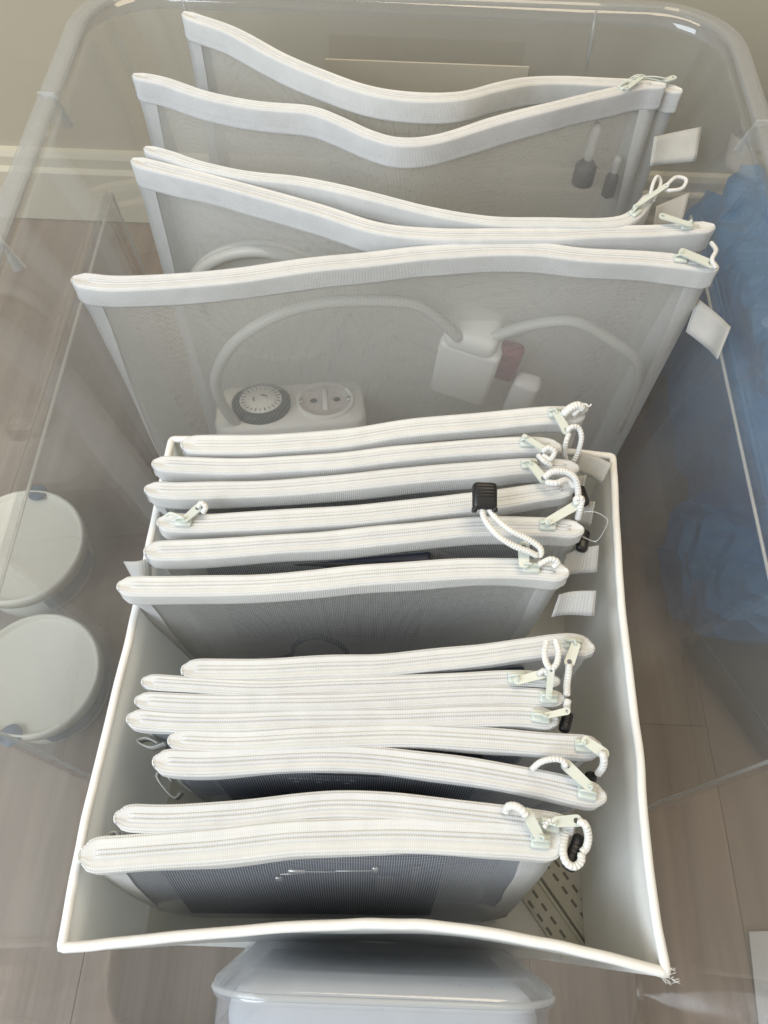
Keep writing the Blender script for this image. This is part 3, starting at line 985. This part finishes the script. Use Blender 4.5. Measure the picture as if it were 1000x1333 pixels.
tabq(Jp, [(196, 726), (160, 732), (173, 756), (198, 752)], (-.012, -.012, -.020, -.020))
loopstrip(Op, [(215, 966, -.022), (195, 972, -.022), (178, 964, -.022), (190, 960, -.022), (205, 967, -.022)])
loopstrip(Qp, [(236, 1030, -.026), (226, 1038, -.026), (210, 1022, -.026), (203, 1008, -.026), (212, 1004, -.026), (222, 1016, -.024)], .007)
loopstrip(Rp, [(160, 1084, -.018), (154, 1092, -.02), (150, 1082, -.02), (140, 1086, -.022), (130, 1096, -.022)], .008)

# ------------------------------------------------------------------ contents of the pouches
def inside(pc, t, b, sd=0):
    g0, g1 = pc['G'](-1, t, b), pc['G'](1, t, b)
    return (g0 + g1) / 2
def device(pc, label, t0, t1, b0, b1, depth=.012, mat='dark', extra=None):
    a, c = inside(pc, t0, b1), inside(pc, t1, b1)
    top = inside(pc, (t0 + t1) / 2, b0)
    x = (c - a)
    x.z = 0
    W = x.length
    x.normalize()
    H = abs(top.z - a.z)
    root = thing('device_box', label, 'device', ((a.x + c.x) / 2, (a.y + c.y) / 2, a.z))
    m = (a + c) / 2
    up = (top - m).normalized()
    y = up.cross(x).normalized()
    R = Matrix((x, y, up)).transposed()
    cc = m + up * H / 2
    put('casing', rbox(cc, (W, depth, H), .002, R, 2), M[mat], root)
    seamc = cc + R @ Vector((0, -depth / 2 - .0001, 0))
    put('casing_lid', rbox(cc + up * (H / 2 - .003), (W + .001, depth + .001, .004), .001, R, 2), M['darkgrey'], root)
    return root, R, cc, W, H, depth
device(Hp, 'flat dark device inside the third pouch from the back of the box', .03, .80, .06, .95)
device(Ip, 'flat dark device inside the pouch with its slider on the left', .15, .94, .06, .95)
device(Jp, 'flat dark device inside the pouch behind the slack mesh front one', .10, .66, .04, .95)
device(Op, 'flat dark device inside the pouch with the peeping stopper', .05, .9, .06, .95, .008)
device(Lp, 'flat dark device inside the pouch heading the front group', .08, .85, .06, .95, .008)
device(Pp, 'flat dark device inside the pouch near the right box wall', .1, .85, .06, .95, .008)
q = device(Qp, 'dark boxed device with faint grey print on its face', .09, .75, .03, .95, .012)
device(Rp, 'flat dark device inside the second pouch from the front', .25, .75, .08, .95, .008)
sdev = device(Sp, 'dark device with small silver clips inside the foremost pouch', .10, .78, .06, .93, .010)
def face_item(dv, u, v, w_, h_, mat, name, th=.001, rot=0):
    root, R, cc, W, H, dp = dv
    c = cc + R @ Vector(((u - .5) * W, -dp / 2 - th / 2 - .0002, (v - .5) * H))
    return put(name, rbox(c, (w_, th, h_), th * .3, R @ Matrix.Rotation(rot, 3, 'Y'), 1), M[mat], root)
for u, v, a, b in ((.49, .86, .009, .0035), (.42, .74, .004, .004), (.76, .90, .003, .006)):
    face_item(sdev, u, v, a, b, 'silver', 'clip', .0022)
for u, v, a, rr in ((.46, .79, .010, -.2), (.56, .83, .018, -.02), (.69, .85, .020, -.08)):
    face_item(sdev, u, v, a, .0007, 'silver', 'wire', .0008, rr)
face_item(sdev, .80, .66, .010, .03, 'darkgrey', 'switch', .002)
face_item(sdev, .90, .72, .004, .05, 'darkgrey', 'switch', .002)
# grey print on the boxed device (reads faintly, a model code in the photograph)
def text(body, size, loc, R, mat, root, name):
    cu = bpy.data.curves.new(name, 'FONT')
    cu.body = body
    cu.size = size
    cu.extrude = .0001
    cu.resolution_u = 2
    o = bpy.data.objects.new(name, cu)
    COL.objects.link(o)
    dg = bpy.context.evaluated_depsgraph_get()
    me = bpy.data.meshes.new_from_object(o.evaluated_get(dg))
    bpy.data.objects.remove(o)
    me.transform(Matrix.Translation(loc) @ R.to_4x4())
    me.materials.append(M[mat])
    o = bpy.data.objects.new(name, me)
    COL.objects.link(o)
    hold(root, o)
    return o
root, R, cc, W, H, dp = q
RT = R @ Matrix.Rotation(math.radians(90), 3, 'X')
text('09A01-AA10-1G', .0052, cc + R @ Vector((-.030, -dp / 2 - .0004, H * .5 - .017)), RT, 'print', root, 'printed_code')
for k, xx in enumerate((-.026, -.014, .001)):
    put('print_mark', rbox(cc + R @ Vector((xx, -dp / 2 - .0003, H * .5 - .023)), (.003, .0004, .0012), .0001, R, 1), M['print'], root)

# dark coiled cable in the slack mesh pouch
def cable(name, label, pts, r, mat, cat='cable'):
    g = tube(cat_rom(pts, step=.002), r, 10)
    o = put(name, g, M[mat])
    tag(o, label, cat)
    return o
def ring_pts(pc, t, b, rx, rz, turns=2, sd=0, off=.004):
    c = inside(pc, t, b)
    return [c + Vector((rx * math.cos(a) * (1 + .04 * math.sin(3 * a)), off * math.sin(a * .7), rz * math.sin(a))) for a in [k * .35 for k in range(int(turns * 18))]]
c0 = inside(Kp, .45, .70)
pts = [at(330, 862, .245), at(375, 855, .255), at(385, 838, .275), at(410, 829, .285), at(440, 838, .275), at(452, 852, .262), at(440, 866, .25), at(470, 862, .250), at(540, 858, .252), at(600, 862, .245)]
cable('coiled_cable', 'dark thin cable looped inside the slack mesh pouch', pts, .0018, 'dark')
# bright ring in pouch D
cable('ring_cable', 'white cable wound into a ring inside the slanting large pouch', ring_pts(D, .22, .30, .066, .066, 2.2), .0055, 'cable')
cable('grey_coil', 'dark grey cable coil inside the second large pouch from the wall', ring_pts(B, .36, .46, .058, .045, 3, off=.006), .0038, 'darkgrey')
# plugs in pouch B
def rodthing(name, label, cat, a, b, r0, r1, m0, m1, part0, part1):
    root = thing(name, label, cat, b)
    d = (b - a)
    put(part0, tube([a + d * (k / 6) for k in range(7)], r0, 10), M[m0], root)
    e = d.normalized() * .022
    put(part1, tube([b - e * .1, b + e * .15, b + e * .5, b + e * .9, b + e], r1, 12), M[m1], root)
b1 = inside(B, .86, .16)
def in_plane(pc, u, v):
    """point inside the pouch sheet seen at that photo point"""
    best = None
    for i in range(41):
        for j in range(41):
            p = inside(pc, .02 + .96 * i / 40, j / 40)
            c = p - CAM
            uu = 500 + F * AX.dot(c) / -AZ.dot(c)
            vv = 666.5 - F * AY.dot(c) / -AZ.dot(c)
            dd = (uu - u) ** 2 + (vv - v) ** 2
            if best is None or dd < best[0]:
                best = (dd, p)
    return best[1]
rodthing('cable_plug', 'white cable with a dark grey plug hanging inside the second large pouch', 'cable', in_plane(B, 776, 160), in_plane(B, 760, 212), .005, .0098, 'cable', 'darkgrey', 'cable_lead', 'plug_head')
rodthing('cable_plug', 'short white lead with dark plug by the right seam of the second large pouch', 'cable', in_plane(B, 812, 200), in_plane(B, 806, 226), .004, .0062, 'cable', 'darkgrey', 'cable_lead', 'plug_head')

# timer socket in pouch E
tm = thing('timer_socket', 'white plug-in timer with a grey ribbed dial beside a round socket', 'timer', tuple(in_plane(E, 380, 560)))
cE = in_plane(E, 378, 545)
tx = (in_plane(E, 485, 545) - in_plane(E, 275, 545))
W = tx.length
tx.z = 0
tx.normalize()
tilt = Matrix.Rotation(math.radians(-14), 3, 'X')
R0 = Matrix((tx, Vector((-tx.y, tx.x, 0)), Vector((0, 0, 1)))).transposed() @ tilt
TC = cE + Vector((0, .016, -.034))
def rrect(W_, D_, r, z, c, R, k=6):
    P = []
    for sx, sy, a0 in ((1, 1, 0), (-1, 1, 90), (-1, -1, 180), (1, -1, 270)):
        for i in range(k + 1):
            a = math.radians(a0 + 90 * i / k)
            P.append(c + R @ Vector((sx * (W_ / 2 - r) + r * math.cos(a), sy * (D_ / 2 - r) + r * math.sin(a), z)))
    return P
DP = .066
lv = [rrect(W - .004, DP - .004, .014, -.035, TC, R0), rrect(W, DP, .016, -.032, TC, R0), rrect(W, DP, .016, .026, TC, R0), rrect(W - .002, DP - .002, .015, .029, TC, R0), rrect(W - .007, DP - .007, .013, .031, TC, R0), rrect(W * .5, DP * .4, .006, .0312, TC, R0)]
put('timer_body', shell(lv) + (None,), M['plug'], tm)
def lathe_at(prof, c, R, n=48, wob=None):
    V, Fc, UV = lathe(prof, (0, 0, 0), n)
    if wob:
        V = [Vector((v.x * (1 + wob * ((i % n) % 2)), v.y * (1 + wob * ((i % n) % 2)), v.z)) for i, v in enumerate(V)]
    return [R @ v + c for v in V], Fc, UV
dc = TC + R0 @ Vector((-W * .19, -.002, .031))
dr = W * .19
put('dial', lathe_at([(dr, -.002), (dr * 1.0, .0065), (dr * .93, .008), (dr * .80, .008), (dr * .78, .0076), (0.0001, .0076)], dc, R0, 96, .025), M['stop'], tm)
dface = put('dial_face', lathe_at([(dr * .74, .0076), (dr * .73, .0090), (.0001, .0092)], dc, R0, 48), M['plug'], tm)
for k in range(24):
    a = 2 * math.pi * k / 24
    c = dc + R0 @ Vector((dr * .62 * math.cos(a), dr * .62 * math.sin(a), .0093))
    mk = put('dial_mark', rbox(c, (.0042 if k % 2 else .0026, .0009, .0004), .0001, R0 @ Matrix.Rotation(a, 3, 'Z'), 1), M['darkgrey'])
    mk.parent = dface
for a0 in (.4, 2.6):
    P = [dc + R0 @ Vector((dr * .26 * math.cos(a0 + k * .2), dr * .20 * math.sin(a0 + k * .2), .0095)) for k in range(7)]
    mk = put('dial_mark', tube(P, .0007, 5), M['darkgrey'])
    mk.parent = dface
sc = TC + R0 @ Vector((W * .235, 0, .031))
sr = W * .195
put('socket_ring', lathe_at([(sr * 1.02, -.001), (sr * 1.02, .002), (sr * .98, .0034), (sr * .90, .0034), (sr * .87, .002), (sr * .85, .0006)], sc, R0, 48), M['plug'], tm)
put('socket_well', lathe_at([(sr * .86, .0018), (sr * .84, .0012), (sr * .5, .0010), (.0001, .0010)], sc, R0, 48), M['plugin'], tm)
for sx in (-.4, .4):
    put('pin_hole', lathe_at([(.0034, .0016), (.0001, .0018)], sc + R0 @ Vector((sr * sx, 0, 0)), R0, 16), M['dark'], tm)
for sx in (-.82, .82):
    put('earth_clip', rbox(sc + R0 @ Vector((sr * sx, 0, .002)), (.004, .006, .003), .0008, R0, 1), M['silver'], tm)
put('socket_rib', rbox(sc + R0 @ Vector((0, sr * .1, .0018)), (.005, sr * 1.3, .0022), .0008, R0, 1), M['plug'], tm)
# white power block and its cable in pouch E
pb = thing('power_block', 'white angular mains adapter block with its thick white cable in the widest pouch', 'adapter', tuple(in_plane(E, 610, 560)))
pc_ = in_plane(E, 612, 478) + Vector((0, .012, 0))
Rb = Matrix.Rotation(math.radians(5), 3, 'Y') @ Matrix.Rotation(math.radians(-16), 3, 'Z') @ Matrix.Rotation(math.radians(10), 3, 'X')
put('block_body', rbox(pc_ + Rb @ Vector((0, .010, -.016)), (.054, .044, .082), .005, Rb, 3), M['plug'], pb)
put('block_head', rbox(pc_ + Rb @ Vector((-.002, .008, .030)), (.046, .040, .024), .008, Rb, 3), M['plug'], pb)
put('block_label', rbox(in_plane(E, 660, 475) + Vector((0, .008, 0)), (.024, .014, .046), .004, Rb, 2), M['red'], pb)
put('plug_foot', rbox(in_plane(E, 680, 520) + Vector((0, .008, 0)), (.024, .018, .058), .005, Rb, 2), M['plug'], pb)
put('power_cable', tube(cat_rom([in_plane(E, 600, 440), in_plane(E, 575, 412), in_plane(E, 530, 392), in_plane(E, 470, 388), in_plane(E, 410, 394), in_plane(E, 350, 416), in_plane(E, 305, 450), in_plane(E, 285, 490), in_plane(E, 290, 530), in_plane(E, 320, 565)], step=.003), .0048, 10), M['cable'], pb)
put('power_cable', tube(cat_rom([in_plane(E, 640, 440), in_plane(E, 690, 418), in_plane(E, 750, 418), in_plane(E, 800, 440), in_plane(E, 830, 470), in_plane(E, 838, 520), in_plane(E, 800, 560)], step=.003), .0048, 10), M['cable'], pb)

# ------------------------------------------------------------------ cards
cd1 = put('card_sheet', rbox((.025, .695, .22), (.19, .0016, .262), .0006, Matrix.Rotation(math.radians(-3), 3, 'X'), 1), M['card'], smooth=False)
tag(cd1, 'beige card sheet standing against the back wall of the bin behind every pouch', 'card')
# ------------------------------------------------------------------ frosted case in front
case = thing('frosted_case', 'frosted translucent case with rounded corners squeezed between the white box and the bin front', 'case', (.009, -.035, .006))
CR = Matrix.Rotation(math.radians(6), 3, 'X')
CC = Vector((.009, -.0345, .335))
def csec(hx, zt, zbm, r, y, k=8):
    P = []
    for cx, cz, a0 in ((hx - r, zt - r, 0), (-hx + r, zt - r, 90), (-hx + r, zbm + r, 180), (hx - r, zbm + r, 270)):
        for i in range(k + 1):
            a = math.radians(a0 + 90 * i / k)
            P.append(CC + CR @ Vector((cx + r * math.cos(a), y, cz + r * math.sin(a))))
    return P
HX = .081
prof = [(-.006, -.021), (-.002, -.0205), (0, -.017), (0, .004), (.0015, .0045), (.0022, .006), (.0022, .010), (.0012, .0118), (-.0025, .0126), (-.004, .0150), (-.0065, .0165), (-.012, .017)]
lv = [csec(HX + o, o, -.325 - o, .030 + o * .5, y) for o, y in prof]
V, Fc = shell(lv)
put('case_shell', (V, Fc, None), M['case'], case)
put('case_lid_lip', tube([p for p in csec(HX + .0015, .0015, -.3265, .031, .0078, 8)] + [csec(HX + .0015, .0015, -.3265, .031, .0078, 8)[0]], .0016, 8), M['edge'], case)
put('folded_contents', rbox(CC + CR @ Vector((0, -.002, -.165)), (HX * 2 - .014, .026, .305), .012, CR, 4), m_plain('grey_cloth', (.66, .68, .71, 1), .9, .10, 70, bump=.001), case)

# ------------------------------------------------------------------ tubs outside, left
def tub(label, u, v, spot, lab):
    zl = .058
    c = at(u, v, zl)
    rr = (at(u + 84, v, zl) - c).length
    root = thing('lidded_tub', label, 'tub', (c.x, c.y, 0))
    put('tub_body', lathe([(.0001, .001), (rr * .86, .001), (rr * .89, .004), (rr * .94, zl - .016), (.0001, zl - .016)], (c.x, c.y, 0), 72), M['tubbody'], root)
    lid = put('tub_lid', lathe([(rr * .95, zl - .014), (rr * 1.0, zl - .014), (rr * 1.005, zl - .003), (rr * .985, zl), (rr * .955, zl + .0004), (rr * .935, zl - .0012), (rr * .915, zl - .0045), (rr * .90, zl - .0052), (.0001, zl - .0050)], (c.x, c.y, 0), 72), M['tublid'], root)
    s = at(spot[0], spot[1], zl)
    mk = put('lid_print', lathe([(.010, 0), (.0098, .0006), (.0001, .0007)], (s.x, s.y, zl - .0006), 24), M['bluegrey'])
    mk.parent = lid
    # wrapped label on the side
    V, Fc, UV = [], [], []
    for i in range(25):
        a = math.radians(lab[0] + (lab[1] - lab[0]) * i / 24)
        for z in (.012, .036):
            r = rr * (.89 + .05 * z / .045) + .0008
            V.append(Vector((c.x + r * math.cos(a), c.y + r * math.sin(a), z)))
            UV.append((i, z))
    for i in range(24):
        Fc.append((2 * i, 2 * i + 2, 2 * i + 3, 2 * i + 1))
    put('tub_label', (V, Fc, UV), M['bluegrey'], root)
tub('round cream lidded tub farther from the viewer, left of the bin', 24, 708, (49, 641), (-60, 10))
tub('nearer round cream lidded tub, left of the bin, with a blue grey band', 45, 876, (14, 957), (-75, 30))

# ------------------------------------------------------------------ things right of the bin
def blob(c, dim, seed, amp, n=40, m=22):
    V, Fc = [], []
    for i in range(m + 1):
        th = math.pi * i / m
        for k in range(n):
            ph = 2 * math.pi * k / n
            d = Vector((math.sin(th) * math.cos(ph), math.sin(th) * math.sin(ph), math.cos(th)))
            e = .75
            d = Vector([math.copysign(abs(x) ** e, x) for x in d])
            nv = Vector((d.x * 2.2 + seed, d.y * 2.2, d.z * 2.2))
            cell = noise.voronoi(nv * 1.3)[0]
            q = 1 + amp * (cell[1] - cell[0]) + amp * .9 * noise.noise(nv * 1.5) - .10 * abs(noise.noise(nv * 2.6)) + .07 * abs(noise.noise(nv * 5.5))
            p = Vector((d.x * dim[0] * q, d.y * dim[1] * q, d.z * dim[2] * q)) + Vector(c)
            p.z = max(p.z, .003)
            V.append(p)
    for i in range(m):
        for k in range(n):
            k2 = (k + 1) % n
            Fc.append((i * n + k, (i + 1) * n + k, (i + 1) * n + k2, i * n + k2))
    return V, Fc, None
bb = put('plastic_bag', blob((.47, .56, .10), (.135, .26, .13), 3.0, .16, 90, 50), M['blue'])
tag(bb, 'crumpled blue plastic bag on the floor right of the bin', 'bag')
bb2 = put('plastic_bag', blob((.385, .345, .05), (.085, .075, .055), 9.0, .2, 34, 18), M['blue'], smooth=False)
tag(bb2, 'small folded blue plastic bag in front of the larger blue bag', 'bag')

tr = thing('clear_tray', 'flat clear lidded tray on the floor right of the bin below the blue bags', 'tray', (.40, .20, 0))
trM = m_clear('smoky_clear', tint=(.62, .60, .62, 1), haze=.10, hazecol=(.5, .48, .5, 1), base=.05)
q = [at(886, 812, .030), at(1010, 985, .030), at(1120, 890, .030), at(985, 735, .030)]
def slab(q, z0, z1, shr=0):
    c = sum(q, Vector()) / 4
    V = [Vector((p.x, p.y, z0)).lerp(Vector((c.x, c.y, z0)), shr) for p in q] + [Vector((p.x, p.y, z1)) for p in q]
    return V, [(3, 2, 1, 0), (4, 5, 6, 7)] + [(i, (i + 1) % 4, (i + 1) % 4 + 4, i + 4) for i in range(4)], None
put('tray_body', slab(q, .002, .026, .06), trM, tr, smooth=False)
put('tray_lid', slab(q, .027, .031), trM, tr, smooth=False)
c_ = sum(q, Vector()) / 4
P = [p.lerp(c_, .16) + Vector((0, 0, .002)) for p in q]
put('lid_ridge', tube([P[0], P[1], P[2], P[3], P[0]], .0008, 6), M['edge'], tr)
ps = put('paper_sheet', slab([at(975, 1213, .004), at(990, 1350, .004), at(1180, 1350, .004), at(1150, 1205, .004)], .003, .0042), M['paper'], smooth=False)
tag(ps, 'white paper sheet on the floor at the near right of the bin', 'paper')
